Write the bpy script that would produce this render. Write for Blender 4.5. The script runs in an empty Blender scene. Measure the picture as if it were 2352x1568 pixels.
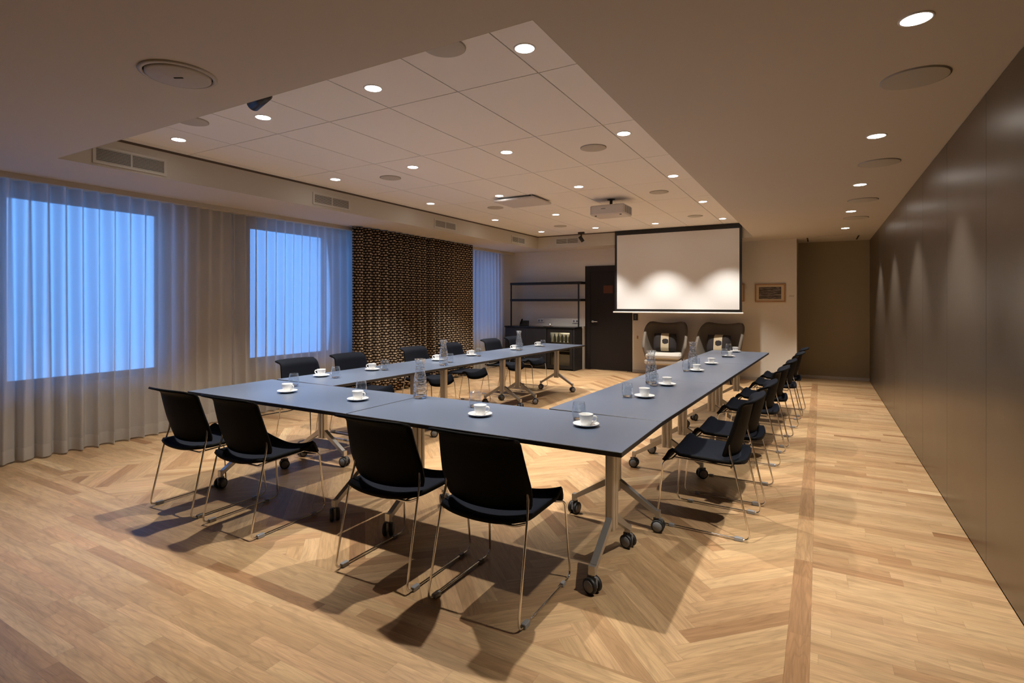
import bpy, math, random
from mathutils import Vector, Matrix
random.seed(7)
PI = math.pi
S = bpy.context.scene

# ------------------------------------------------------------------ camera
cd = bpy.data.cameras.new('camera')
cam = bpy.data.objects.new('camera', cd)
S.collection.objects.link(cam)
cam.location = (0, 0, 1.4)
cam.rotation_euler = (PI / 2, 0, math.radians(29.65))
cd.sensor_width = 36
cd.lens = 1243.0 / 2352 * 36
cd.shift_y = (694.3 - 784) / 2352
cd.clip_start = 0.05
S.camera = cam

# ------------------------------------------------------------------ world, exposure
W = bpy.data.worlds.new('World')
S.world = W
W.use_nodes = True
bg = W.node_tree.nodes['Background']
bg.inputs[0].default_value = (0.155, 0.385, 0.90, 1)
bg.inputs[1].default_value = 2.15
S.view_settings.view_transform = 'Standard'
S.view_settings.look = 'None'
S.view_settings.gamma = 1
S.view_settings.exposure = 0.76
S.view_settings.use_curve_mapping = False
S.cycles.caustics_reflective = False
S.cycles.caustics_refractive = False
S.cycles.max_bounces = 10
S.cycles.diffuse_bounces = 5
S.cycles.sample_clamp_indirect = 6
SPOT_W = 112.0
SPOT_COL = (1.0, 0.935, 0.85)
SPOT_HALF = 41.0

# ------------------------------------------------------------------ materials
def mat(name, col, rough=0.6, metal=0.0, spec=0.5, emit=None, estr=0.0, **kw):
    m = bpy.data.materials.new(name)
    m.use_nodes = True
    b = m.node_tree.nodes['Principled BSDF']
    b.inputs['Base Color'].default_value = (*col, 1)
    b.inputs['Roughness'].default_value = rough
    b.inputs['Metallic'].default_value = metal
    b.inputs['Specular IOR Level'].default_value = spec
    if emit:
        b.inputs['Emission Color'].default_value = (*emit, 1)
        b.inputs['Emission Strength'].default_value = estr
    for k, v in kw.items():
        b.inputs[k].default_value = v
    return m

def nd(m, t, **kw):
    n = m.node_tree.nodes.new(t)
    for k, v in kw.items():
        setattr(n, k, v)
    return n

def lk(m, a, b):
    m.node_tree.links.new(a, b)

def bump(m, scale, strength, dist=0.002, detail=3.0, coord='Object', sc=(1, 1, 1)):
    b = m.node_tree.nodes['Principled BSDF']
    tc = nd(m, 'ShaderNodeTexCoord'); mp = nd(m, 'ShaderNodeMapping')
    mp.inputs['Scale'].default_value = sc
    n = nd(m, 'ShaderNodeTexNoise'); n.inputs['Scale'].default_value = scale
    n.inputs['Detail'].default_value = detail
    bp = nd(m, 'ShaderNodeBump'); bp.inputs['Strength'].default_value = strength
    bp.inputs['Distance'].default_value = dist
    lk(m, tc.outputs[coord], mp.inputs['Vector']); lk(m, mp.outputs[0], n.inputs['Vector'])
    lk(m, n.outputs['Fac'], bp.inputs['Height']); lk(m, bp.outputs[0], b.inputs['Normal'])
    return n

def mottled(m, scale, c1, c2, coord='Object', sc=(1, 1, 1)):
    b = m.node_tree.nodes['Principled BSDF']
    tc = nd(m, 'ShaderNodeTexCoord'); mp = nd(m, 'ShaderNodeMapping')
    mp.inputs['Scale'].default_value = sc
    n = nd(m, 'ShaderNodeTexNoise'); n.inputs['Scale'].default_value = scale
    n.inputs['Detail'].default_value = 4
    r = nd(m, 'ShaderNodeValToRGB')
    r.color_ramp.elements[0].position = 0.35; r.color_ramp.elements[0].color = (*c1, 1)
    r.color_ramp.elements[1].position = 0.65; r.color_ramp.elements[1].color = (*c2, 1)
    lk(m, tc.outputs[coord], mp.inputs['Vector']); lk(m, mp.outputs[0], n.inputs['Vector'])
    lk(m, n.outputs['Fac'], r.inputs['Fac']); lk(m, r.outputs[0], b.inputs['Base Color'])

M = {}
M['plaster'] = mat('plaster', (0.72, 0.675, 0.60), 0.9, spec=0.2); bump(M['plaster'], 60, 0.12)
M['ceil_plaster'] = mat('ceiling_plaster', (0.62, 0.57, 0.50), 0.9, spec=0.2); bump(M['ceil_plaster'], 60, 0.1)
M['tile'] = mat('ceiling_tile', (0.86, 0.84, 0.81), 0.95, spec=0.1); bump(M['tile'], 300, 0.15)
M['fascia'] = mat('fascia_paint', (0.54, 0.50, 0.43), 0.8, spec=0.2); bump(M['fascia'], 60, 0.1)
M['groove'] = mat('shadow_gap', (0.13, 0.10, 0.08), 0.9, spec=0.1); bump(M['groove'], 60, 0.1)
M['alcove'] = mat('shade_darkened_plaster', (0.36, 0.31, 0.22), 0.9, spec=0.2); bump(M['alcove'], 60, 0.1)  # the alcove's weaker light is put into this darker base colour
M['panel'] = mat('wall_panel_lacquer', (0.18, 0.15, 0.12), 0.34, metal=0.85, spec=0.5)
mottled(M['panel'], 3, (0.178, 0.150, 0.120), (0.196, 0.165, 0.132))
M['dark'] = mat('dark_recess', (0.03, 0.022, 0.015), 0.8); bump(M['dark'], 40, 0.1)
M['skirt'] = mat('skirting', (0.55, 0.50, 0.43), 0.6); bump(M['skirt'], 40, 0.05)
M['laminate'] = mat('table_laminate', (0.105, 0.118, 0.150), 0.34, spec=0.55)
mottled(M['laminate'], 900, (0.092, 0.118, 0.172), (0.102, 0.130, 0.190))
M['edge'] = mat('table_edge', (0.018, 0.016, 0.016), 0.5); bump(M['edge'], 300, 0.05)
M['alu'] = mat('brushed_aluminium', (0.52, 0.50, 0.47), 0.38, metal=0.85); bump(M['alu'], 40, 0.05, sc=(8, 8, 0.4))
M['chrome'] = mat('chrome', (0.78, 0.76, 0.73), 0.12, metal=1.0); bump(M['chrome'], 30, 0.02)
M['fabric'] = mat('chair_fabric', (0.0060, 0.0078, 0.0135), 0.9, spec=0.12); bump(M['fabric'], 900, 0.25)
M['blackplastic'] = mat('black_plastic', (0.0022, 0.002, 0.002), 0.65, spec=0.1); bump(M['blackplastic'], 300, 0.1)
M['clip'] = mat('clear_clip', (0.55, 0.56, 0.58), 0.15, spec=0.8); M['clip'].node_tree.nodes['Principled BSDF'].inputs['Transmission Weight'].default_value = 0.5
bump(M['clip'], 100, 0.05)
M['tyre'] = mat('tyre_rubber', (0.012, 0.012, 0.013), 0.5); bump(M['tyre'], 200, 0.1)
M['castergrey'] = mat('caster_grey', (0.20, 0.20, 0.205), 0.45); bump(M['castergrey'], 200, 0.05)
M['porcelain'] = mat('porcelain', (0.84, 0.84, 0.83), 0.15, spec=0.6); bump(M['porcelain'], 40, 0.01)
M['white'] = mat('white_metal', (0.78, 0.76, 0.73), 0.45); bump(M['white'], 100, 0.03)
M['vent_dark'] = mat('vent_backing', (0.03, 0.025, 0.02), 0.9); bump(M['vent_dark'], 100, 0.03)
M['vent'] = mat('vent_paint', (0.55, 0.52, 0.46), 0.5); bump(M['vent'], 100, 0.03)
M['speaker'] = mat('speaker_mesh', (0.52, 0.49, 0.43), 0.8); bump(M['speaker'], 1500, 0.4)
M['speaker2'] = mat('valve_paint', (0.50, 0.46, 0.40), 0.7); bump(M['speaker2'], 60, 0.05)
M['lens'] = mat('lamp_lens', (1, 1, 1), 0.4, emit=(1.0, 0.97, 0.93), estr=14.0); bump(M['lens'], 60, 0.02)
M['black'] = mat('black_metal', (0.008, 0.007, 0.007), 0.45); bump(M['black'], 60, 0.05)
M['screen'] = mat('screen_fabric', (0.74, 0.74, 0.745), 0.9, spec=0.1); bump(M['screen'], 700, 0.05)
M['door'] = mat('dark_stained_oak', (0.014, 0.010, 0.009), 0.5, spec=0.3)
bump(M['door'], 12, 0.3, sc=(6, 6, 0.4))
M['cabinet'] = mat('charcoal_front', (0.022, 0.021, 0.023), 0.5, spec=0.3); bump(M['cabinet'], 90, 0.05)
M['counter'] = mat('black_counter', (0.007, 0.007, 0.008), 0.18); bump(M['counter'], 90, 0.03)
M['fridge_in'] = mat('fridge_liner', (0.42, 0.37, 0.27), 0.5); bump(M['fridge_in'], 60, 0.05)
M['bottle'] = mat('bottle_glass', (0.25, 0.27, 0.2), 0.15); bump(M['bottle'], 60, 0.02)
M['orange'] = mat('orange_notice', (0.09, 0.024, 0.009), 0.7); bump(M['orange'], 60, 0.05)
M['frame_wood'] = mat('pine_frame', (0.40, 0.22, 0.10), 0.5); bump(M['frame_wood'], 20, 0.2, sc=(5, 5, 1))
M['mount'] = mat('picture_mount', (0.62, 0.50, 0.34), 0.8); bump(M['mount'], 200, 0.05)
M['shell'] = mat('armchair_wool', (0.16, 0.135, 0.11), 0.95, spec=0.15); bump(M['shell'], 500, 0.3)
M['seatwool'] = mat('armchair_seat_wool', (0.46, 0.43, 0.39), 0.95, spec=0.15); bump(M['seatwool'], 500, 0.3)
M['proj'] = mat('projector_shell', (0.62, 0.58, 0.55), 0.5); bump(M['proj'], 100, 0.03)
M['winframe'] = mat('window_frame_paint', (0.55, 0.55, 0.55), 0.5); bump(M['winframe'], 60, 0.05)

def thin_glass(name, rough, base, wavy=0.0):
    m = bpy.data.materials.new(name); m.use_nodes = True
    nt = m.node_tree; nt.nodes.clear()
    o = nd(m, 'ShaderNodeOutputMaterial'); t = nd(m, 'ShaderNodeBsdfTransparent'); t.inputs[0].default_value = (0.965, 0.98, 0.99, 1)
    g = nd(m, 'ShaderNodeBsdfGlossy'); g.inputs['Roughness'].default_value = rough; g.inputs[0].default_value = (0.95, 0.98, 1, 1)
    lw = nd(m, 'ShaderNodeLayerWeight'); lw.inputs[0].default_value = 0.5
    pw = nd(m, 'ShaderNodeMath', operation='POWER'); pw.inputs[1].default_value = 2.6
    mr = nd(m, 'ShaderNodeMapRange'); mr.inputs[3].default_value = base; mr.inputs[4].default_value = 0.75
    lk(m, lw.outputs['Facing'], pw.inputs[0]); lk(m, pw.outputs[0], mr.inputs[0])
    mx = nd(m, 'ShaderNodeMixShader'); lk(m, mr.outputs[0], mx.inputs[0]); lk(m, t.outputs[0], mx.inputs[1]); lk(m, g.outputs[0], mx.inputs[2])
    lk(m, mx.outputs[0], o.inputs[0])
    tc = nd(m, 'ShaderNodeTexCoord')
    v = nd(m, 'ShaderNodeTexVoronoi' if wavy else 'ShaderNodeTexNoise'); v.inputs['Scale'].default_value = wavy or 18
    bp = nd(m, 'ShaderNodeBump'); bp.inputs['Strength'].default_value = 1.0 if wavy else 0.1; bp.inputs['Distance'].default_value = 0.008 if wavy else 0.002
    lk(m, tc.outputs['Object'], v.inputs['Vector']); lk(m, v.outputs[0], bp.inputs['Height'])
    lk(m, bp.outputs[0], g.inputs['Normal']); lk(m, bp.outputs[0], lw.inputs['Normal'])
    return m
M['glass'] = thin_glass('clear_glass', 0.03, 0.06)
M['cutglass'] = thin_glass('cut_glass', 0.06, 0.15, 60)
M['solid_glass'] = mat('solid_glass', (0.97, 0.985, 1.0), 0.02)
M['solid_glass'].node_tree.nodes['Principled BSDF'].inputs['Transmission Weight'].default_value = 1.0
bump(M['solid_glass'], 120, 0.25)

def pane_mat():
    m = bpy.data.materials.new('window_pane'); m.use_nodes = True
    nt = m.node_tree; nt.nodes.clear()
    o = nd(m, 'ShaderNodeOutputMaterial'); t = nd(m, 'ShaderNodeBsdfTransparent')
    t.inputs[0].default_value = (0.93, 0.97, 1, 1)
    g = nd(m, 'ShaderNodeBsdfGlossy'); g.inputs['Roughness'].default_value = 0.02
    mx = nd(m, 'ShaderNodeMixShader'); fr = nd(m, 'ShaderNodeFresnel')
    lk(m, fr.outputs[0], mx.inputs[0]); lk(m, t.outputs[0], mx.inputs[1]); lk(m, g.outputs[0], mx.inputs[2])
    lk(m, mx.outputs[0], o.inputs[0])
    return m
M['pane'] = pane_mat()

def sheer_mat():
    m = bpy.data.materials.new('sheer_voile'); m.use_nodes = True
    nt = m.node_tree; nt.nodes.clear()
    o = nd(m, 'ShaderNodeOutputMaterial')
    d = nd(m, 'ShaderNodeBsdfDiffuse'); d.inputs[0].default_value = (0.74, 0.70, 0.63, 1)
    t = nd(m, 'ShaderNodeBsdfTranslucent'); t.inputs[0].default_value = (0.62, 0.64, 0.68, 1)
    tr = nd(m, 'ShaderNodeBsdfTransparent')
    a = nd(m, 'ShaderNodeMixShader'); a.inputs[0].default_value = 0.5
    b = nd(m, 'ShaderNodeMixShader')
    tc = nd(m, 'ShaderNodeTexCoord'); sp = nd(m, 'ShaderNodeSeparateXYZ')
    lk(m, tc.outputs['UV'], sp.inputs[0])
    mr = nd(m, 'ShaderNodeMapRange'); mr.inputs[1].default_value = 0.125; mr.inputs[2].default_value = 0.13
    mr.inputs[3].default_value = 0.12; mr.inputs[4].default_value = 0.33
    lk(m, sp.outputs[1], mr.inputs[0])
    lw = nd(m, 'ShaderNodeLayerWeight'); lw.inputs[0].default_value = 0.5
    iv = nd(m, 'ShaderNodeMath', operation='SUBTRACT'); iv.inputs[0].default_value = 1.0; lk(m, lw.outputs['Facing'], iv.inputs[1])
    pw = nd(m, 'ShaderNodeMath', operation='POWER'); pw.inputs[1].default_value = 1.3; lk(m, iv.outputs[0], pw.inputs[0])
    ml = nd(m, 'ShaderNodeMath', operation='MULTIPLY'); lk(m, pw.outputs[0], ml.inputs[0]); lk(m, mr.outputs[0], ml.inputs[1])
    lk(m, ml.outputs[0], b.inputs[0])
    lk(m, d.outputs[0], a.inputs[1]); lk(m, t.outputs[0], a.inputs[2])
    lk(m, a.outputs[0], b.inputs[1]); lk(m, tr.outputs[0], b.inputs[2])
    lk(m, b.outputs[0], o.inputs[0])
    return m
M['sheer'] = sheer_mat()

def woven_mat():
    m = mat('brown_beige_weave', (0.03, 0.02, 0.012), 0.95, spec=0.1)
    b = m.node_tree.nodes['Principled BSDF']
    uv = nd(m, 'ShaderNodeTexCoord')
    ns = nd(m, 'ShaderNodeTexNoise'); ns.inputs['Scale'].default_value = 9
    ad = nd(m, 'ShaderNodeVectorMath', operation='MULTIPLY_ADD')
    ad.inputs[1].default_value = (0.03, 0.028, 0)
    lk(m, uv.outputs['UV'], ns.inputs['Vector'])
    lk(m, ns.outputs['Color'], ad.inputs[0]); lk(m, uv.outputs['UV'], ad.inputs[2])
    def ma(op, a, b=None, c=None):
        n = nd(m, 'ShaderNodeMath', operation=op)
        for k, v in enumerate((a, b, c)):
            if v is None: continue
            if isinstance(v, (int, float)): n.inputs[k].default_value = v
            else: lk(m, v, n.inputs[k])
        return n.outputs[0]
    sp = nd(m, 'ShaderNodeSeparateXYZ'); lk(m, ad.outputs[0], sp.inputs[0])
    v = ma('DIVIDE', sp.outputs[1], 0.040)
    row = ma('FLOOR', v); fr = ma('FRACT', v)
    st = ma('SUBTRACT', 1.0, ma('MULTIPLY', ma('ABSOLUTE', ma('SUBTRACT', fr, 0.5)), 2.0))       # 1 in the middle of a row
    par = ma('MULTIPLY', ma('MODULO', row, 2.0), PI)
    ds = ma('SINE', ma('ADD', ma('MULTIPLY', sp.outputs[0], 2 * PI / 0.058), par))
    dash = nd(m, 'ShaderNodeMapRange'); dash.inputs[1].default_value = -0.95; dash.inputs[2].default_value = -0.1; lk(m, ds, dash.inputs[0])
    stripe = nd(m, 'ShaderNodeMapRange'); stripe.inputs[1].default_value = 0.36; stripe.inputs[2].default_value = 0.64; lk(m, st, stripe.inputs[0])
    fac = ma('MULTIPLY', dash.outputs[0], stripe.outputs[0])
    n2 = nd(m, 'ShaderNodeTexNoise'); n2.inputs['Scale'].default_value = 26; lk(m, uv.outputs['UV'], n2.inputs['Vector'])
    fac2 = ma('MULTIPLY', fac, ma('ADD', ma('MULTIPLY', n2.outputs['Fac'], 0.9), 0.35))
    mx = nd(m, 'ShaderNodeMix', data_type='RGBA')
    mx.inputs[6].default_value = (0.016, 0.010, 0.008, 1); mx.inputs[7].default_value = (0.72, 0.58, 0.42, 1)
    lk(m, fac2, mx.inputs[0]); lk(m, mx.outputs[2], b.inputs['Base Color'])
    bp = nd(m, 'ShaderNodeBump'); bp.inputs['Strength'].default_value = 0.4; bp.inputs['Distance'].default_value = 0.004
    lk(m, fac, bp.inputs['Height']); lk(m, bp.outputs[0], b.inputs['Normal'])
    return m
M['weave'] = woven_mat()

def oak_mat():
    m = mat('oak_parquet', (0.5, 0.33, 0.18), 0.4, spec=0.4)
    b = m.node_tree.nodes['Principled BSDF']
    uv = nd(m, 'ShaderNodeUVMap'); uv.uv_map = 'UVMap'
    at = nd(m, 'ShaderNodeAttribute'); at.attribute_name = 'tone'
    ramp = nd(m, 'ShaderNodeValToRGB')
    e = ramp.color_ramp.elements
    e[0].position = 0.0; e[0].color = (0.29, 0.150, 0.066, 1)
    e[1].position = 1.0; e[1].color = (0.63, 0.44, 0.24, 1)
    for p, c in ((0.22, (0.385, 0.225, 0.108)), (0.45, (0.46, 0.29, 0.145)), (0.7, (0.525, 0.348, 0.180)), (0.82, (0.495, 0.298, 0.152))):
        x = e.new(p); x.color = (*c, 1)
    lk(m, at.outputs['Fac'], ramp.inputs['Fac'])
    # broad wavy figure and fine pores along the plank
    mp = nd(m, 'ShaderNodeMapping'); mp.inputs['Scale'].default_value = (2.2, 22, 1)
    n1 = nd(m, 'ShaderNodeTexNoise'); n1.inputs['Scale'].default_value = 1; n1.inputs['Detail'].default_value = 5; n1.inputs['Distortion'].default_value = 1.2
    mp2 = nd(m, 'ShaderNodeMapping'); mp2.inputs['Scale'].default_value = (9, 210, 1)
    n2 = nd(m, 'ShaderNodeTexNoise'); n2.inputs['Scale'].default_value = 1; n2.inputs['Detail'].default_value = 3
    lk(m, uv.outputs[0], mp.inputs[0]); lk(m, mp.outputs[0], n1.inputs['Vector'])
    lk(m, uv.outputs[0], mp2.inputs[0]); lk(m, mp2.outputs[0], n2.inputs['Vector'])
    r1 = nd(m, 'ShaderNodeMapRange'); r1.inputs[1].default_value = 0.3; r1.inputs[2].default_value = 0.7; r1.inputs[3].default_value = 0.80; r1.inputs[4].default_value = 1.12
    r2 = nd(m, 'ShaderNodeMapRange'); r2.inputs[1].default_value = 0.35; r2.inputs[2].default_value = 0.7; r2.inputs[3].default_value = 0.88; r2.inputs[4].default_value = 1.06
    lk(m, n1.outputs['Fac'], r1.inputs[0]); lk(m, n2.outputs['Fac'], r2.inputs[0])
    # growth rings: thin darker contour lines of a slow noise
    mp3 = nd(m, 'ShaderNodeMapping'); mp3.inputs['Scale'].default_value = (1.3, 9.0, 1)
    n3 = nd(m, 'ShaderNodeTexNoise'); n3.inputs['Scale'].default_value = 1; n3.inputs['Detail'].default_value = 2
    lk(m, uv.outputs[0], mp3.inputs[0]); lk(m, mp3.outputs[0], n3.inputs['Vector'])
    m3 = nd(m, 'ShaderNodeMath', operation='MULTIPLY'); m3.inputs[1].default_value = 85; lk(m, n3.outputs['Fac'], m3.inputs[0])
    s3 = nd(m, 'ShaderNodeMath', operation='SINE'); lk(m, m3.outputs[0], s3.inputs[0])
    r4 = nd(m, 'ShaderNodeMapRange'); r4.inputs[1].default_value = 0.2; r4.inputs[2].default_value = 1.0; r4.inputs[3].default_value = 1.02; r4.inputs[4].default_value = 0.91
    lk(m, s3.outputs[0], r4.inputs[0])
    mu0 = nd(m, 'ShaderNodeMath', operation='MULTIPLY'); lk(m, r1.outputs[0], mu0.inputs[0]); lk(m, r4.outputs[0], mu0.inputs[1])
    mu = nd(m, 'ShaderNodeMath', operation='MULTIPLY'); lk(m, mu0.outputs[0], mu.inputs[0]); lk(m, r2.outputs[0], mu.inputs[1])
    # plank joints
    uv2 = nd(m, 'ShaderNodeUVMap'); uv2.uv_map = 'Edge'
    sp = nd(m, 'ShaderNodeSeparateXYZ'); lk(m, uv2.outputs[0], sp.inputs[0])
    mn = nd(m, 'ShaderNodeMath', operation='MINIMUM'); lk(m, sp.outputs[0], mn.inputs[0]); lk(m, sp.outputs[1], mn.inputs[1])
    r3 = nd(m, 'ShaderNodeMapRange'); r3.inputs[1].default_value = 0.0; r3.inputs[2].default_value = 0.0016; r3.inputs[3].default_value = 0.72; r3.inputs[4].default_value = 1.0
    lk(m, mn.outputs[0], r3.inputs[0])
    mu2 = nd(m, 'ShaderNodeMath', operation='MULTIPLY'); lk(m, mu.outputs[0], mu2.inputs[0]); lk(m, r3.outputs[0], mu2.inputs[1])
    vm = nd(m, 'ShaderNodeVectorMath', operation='SCALE')
    lk(m, ramp.outputs[0], vm.inputs[0]); lk(m, mu2.outputs[0], vm.inputs['Scale'])
    lk(m, vm.outputs[0], b.inputs['Base Color'])
    bp = nd(m, 'ShaderNodeBump'); bp.inputs['Strength'].default_value = 0.15; bp.inputs['Distance'].default_value = 0.001
    lk(m, n2.outputs['Fac'], bp.inputs['Height']); lk(m, bp.outputs[0], b.inputs['Normal'])
    return m
M['oak'] = oak_mat()

def cow_mat():
    m = mat('patchwork_hide', (0.05, 0.045, 0.045), 0.9, spec=0.2)
    b = m.node_tree.nodes['Principled BSDF']
    tc = nd(m, 'ShaderNodeTexCoord'); sp = nd(m, 'ShaderNodeSeparateXYZ'); lk(m, tc.outputs['Generated'], sp.inputs[0])
    # pale vertical strip in the middle with a black spot, dark hide either side
    a = nd(m, 'ShaderNodeMath', operation='COMPARE'); a.inputs[1].default_value = 0.5; a.inputs[2].default_value = 0.17
    lk(m, sp.outputs[0], a.inputs[0])
    mp = nd(m, 'ShaderNodeVectorMath', operation='DISTANCE'); mp.inputs[1].default_value = (0.52, 0.5, 0.52)
    cm = nd(m, 'ShaderNodeCombineXYZ'); lk(m, sp.outputs[0], cm.inputs[0]); cm.inputs[1].default_value = 0.5; lk(m, sp.outputs[2], cm.inputs[2])
    lk(m, cm.outputs[0], mp.inputs[0])
    n = nd(m, 'ShaderNodeTexNoise'); n.inputs['Scale'].default_value = 5; lk(m, tc.outputs['Generated'], n.inputs['Vector'])
    ad = nd(m, 'ShaderNodeMath', operation='MULTIPLY_ADD'); lk(m, n.outputs['Fac'], ad.inputs[0]); ad.inputs[1].default_value = 0.15; lk(m, mp.outputs['Value'], ad.inputs[2])
    gt = nd(m, 'ShaderNodeMath', operation='GREATER_THAN'); gt.inputs[1].default_value = 0.22; lk(m, ad.outputs[0], gt.inputs[0])
    mu = nd(m, 'ShaderNodeMath', operation='MULTIPLY'); lk(m, a.outputs[0], mu.inputs[0]); lk(m, gt.outputs[0], mu.inputs[1])
    mx = nd(m, 'ShaderNodeMix', data_type='RGBA')
    mx.inputs[6].default_value = (0.028, 0.024, 0.024, 1); mx.inputs[7].default_value = (0.45, 0.38, 0.26, 1)
    lk(m, mu.outputs[0], mx.inputs[0]); lk(m, mx.outputs[2], b.inputs['Base Color'])
    return m
M['cow'] = cow_mat()

def art_mat(seed):
    m = mat('landscape_print_%d' % seed, (0.1, 0.08, 0.07), 0.5)
    b = m.node_tree.nodes['Principled BSDF']
    tc = nd(m, 'ShaderNodeTexCoord'); mp = nd(m, 'ShaderNodeMapping'); mp.inputs['Scale'].default_value = (2.5, 1, 7); mp.inputs['Location'].default_value = (seed, 0, seed * 2)
    n = nd(m, 'ShaderNodeTexNoise'); n.inputs['Scale'].default_value = 1.3; n.inputs['Detail'].default_value = 5; n.inputs['Distortion'].default_value = 1
    r = nd(m, 'ShaderNodeValToRGB')
    e = r.color_ramp.elements
    e[0].position = 0.3; e[0].color = (0.03, 0.022, 0.02, 1); e[1].position = 0.75; e[1].color = (0.33, 0.28, 0.24, 1)
    x = e.new(0.5); x.color = (0.11, 0.085, 0.07, 1)
    lk(m, tc.outputs['Generated'], mp.inputs[0]); lk(m, mp.outputs[0], n.inputs['Vector']); lk(m, n.outputs['Fac'], r.inputs[0]); lk(m, r.outputs[0], b.inputs['Base Color'])
    return m

# ------------------------------------------------------------------ mesh helpers
class MB:
    def __init__(s):
        s.v = []; s.f = []; s.m = []; s.sm = []
    def add(s, vs, fs, mi=0, smooth=False, T=None):
        o = len(s.v)
        for p in vs:
            p = Vector(p)
            s.v.append(T @ p if T else p)
        for f in fs:
            s.f.append([o + i for i in f]); s.m.append(mi); s.sm.append(smooth)
        return s
    def box(s, x0, x1, y0, y1, z0, z1, mi=0, T=None, top=None):
        vs = [(x0, y0, z0), (x1, y0, z0), (x1, y1, z0), (x0, y1, z0), (x0, y0, z1), (x1, y0, z1), (x1, y1, z1), (x0, y1, z1)]
        fs = [(0, 3, 2, 1), (4, 5, 6, 7), (0, 1, 5, 4), (1, 2, 6, 5), (2, 3, 7, 6), (3, 0, 4, 7)]
        s.add(vs, fs, mi, False, T)
        if top is not None:
            s.m[-5] = top
        return s
    def rbox(s, x0, x1, y0, y1, z0, z1, r, mi=0, n=3, T=None, caps=None):
        # vertical-edge rounded box with small top and bottom chamfers
        c = min(r * 0.5, (z1 - z0) * 0.3)
        def ring(ins, z):
            P = []
            for (cx, cy, a0) in ((x1 - r, y1 - r, 0), (x0 + r, y1 - r, 90), (x0 + r, y0 + r, 180), (x1 - r, y0 + r, 270)):
                for k in range(n + 1):
                    a = math.radians(a0 + 90 * k / n)
                    P.append((cx + (r - ins) * math.cos(a), cy + (r - ins) * math.sin(a), z))
            return P
        rings = [ring(c, z0), ring(0, z0 + c), ring(0, z1 - c), ring(c, z1)]
        N = len(rings[0]); vs = sum(rings, []); fs = []
        for k in range(3):
            for i in range(N):
                j = (i + 1) % N
                fs.append((k * N + i, k * N + j, (k + 1) * N + j, (k + 1) * N + i))
        s.add(vs, fs, mi, False, T)
        s.add(rings[3], [tuple(range(N))], mi if caps is None else caps, False, T)
        s.add(rings[0], [tuple(reversed(range(N)))], mi, False, T)
        return s
    def tube(s, path, r, n=8, mi=0, fillet=0.0, T=None, closed=False, flat=None):
        P = [Vector(p) for p in path]
        if fillet:
            Q = [P[0]]
            for i in range(1, len(P) - 1):
                a, b, c = P[i - 1], P[i], P[i + 1]
                d1 = (a - b); d2 = (c - b)
                q = min(fillet, d1.length * 0.45, d2.length * 0.45)
                p0 = b + d1.normalized() * q; p1 = b + d2.normalized() * q
                for k in range(6):
                    t = k / 5
                    Q.append((1 - t) ** 2 * p0 + 2 * t * (1 - t) * b + t * t * p1)
            Q.append(P[-1]); P = Q
        vs = []; fs = []
        up = None
        for i, p in enumerate(P):
            if i == 0: d = P[1] - P[0]
            elif i == len(P) - 1: d = P[-1] - P[-2]
            else: d = (P[i + 1] - P[i]).normalized() + (P[i] - P[i - 1]).normalized()
            d.normalize()
            if up is None:
                up = Vector((0, 0, 1)) if abs(d.z) < 0.9 else Vector((1, 0, 0))
            x = up.cross(d).normalized(); y = d.cross(x).normalized(); up = y
            for k in range(n):
                a = 2 * PI * k / n
                vs.append(p + x * math.cos(a) * r + y * math.sin(a) * (flat or r))
        for i in range(len(P) - 1):
            for k in range(n):
                fs.append((i * n + k, i * n + (k + 1) % n, (i + 1) * n + (k + 1) % n, (i + 1) * n + k))
        s.add(vs, fs, mi, True, T)
        m = len(P) - 1
        s.add(vs[:n], [tuple(reversed(range(n)))], mi, False, T)
        s.add(vs[m * n:], [tuple(range(n))], mi, False, T)
        return s
    def lathe(s, prof, n=24, c=(0, 0, 0), mi=0, T=None, smooth=True, axis='z', caps=True):
        vs = []; fs = []
        for r, z in prof:
            for k in range(n):
                a = 2 * PI * k / n
                p = (r * math.cos(a), r * math.sin(a), z)
                if axis == 'x': p = (p[2], p[0], p[1])
                if axis == 'y': p = (p[1], p[2], p[0])
                vs.append((p[0] + c[0], p[1] + c[1], p[2] + c[2]))
        for i in range(len(prof) - 1):
            for k in range(n):
                fs.append((i * n + k, i * n + (k + 1) % n, (i + 1) * n + (k + 1) % n, (i + 1) * n + k))
        s.add(vs, fs, mi, smooth, T)
        if prof[0][0] > 1e-5 and caps: s.add(vs[:n], [tuple(reversed(range(n)))], mi, False, T)
        if prof[-1][0] > 1e-5 and caps: s.add(vs[-n:], [tuple(range(n))], mi, False, T)
        return s
    def grid(s, fn, nu, nv, thick, mi=0, back=None, T=None):
        # fn(u, v) -> point; closed slab of given thickness to the back of the surface
        P = [[Vector(fn(i / nu, j / nv)) for j in range(nv + 1)] for i in range(nu + 1)]
        N = [[None] * (nv + 1) for _ in range(nu + 1)]
        for i in range(nu + 1):
            for j in range(nv + 1):
                a = P[min(i + 1, nu)][j] - P[max(i - 1, 0)][j]
                b = P[i][min(j + 1, nv)] - P[i][max(j - 1, 0)]
                q = a.cross(b); N[i][j] = q.normalized() if q.length > 1e-9 else Vector((0, 0, 1))
        def th(i, j): return thick(i / nu, j / nv) if callable(thick) else thick
        vs = [P[i][j] for i in range(nu + 1) for j in range(nv + 1)] + [P[i][j] - N[i][j] * th(i, j) for i in range(nu + 1) for j in range(nv + 1)]
        K = (nu + 1) * (nv + 1); ix = lambda i, j: i * (nv + 1) + j
        f1 = [(ix(i, j), ix(i + 1, j), ix(i + 1, j + 1), ix(i, j + 1)) for i in range(nu) for j in range(nv)]
        f2 = [tuple(K + q for q in reversed(f)) for f in f1]
        ed = []
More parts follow.
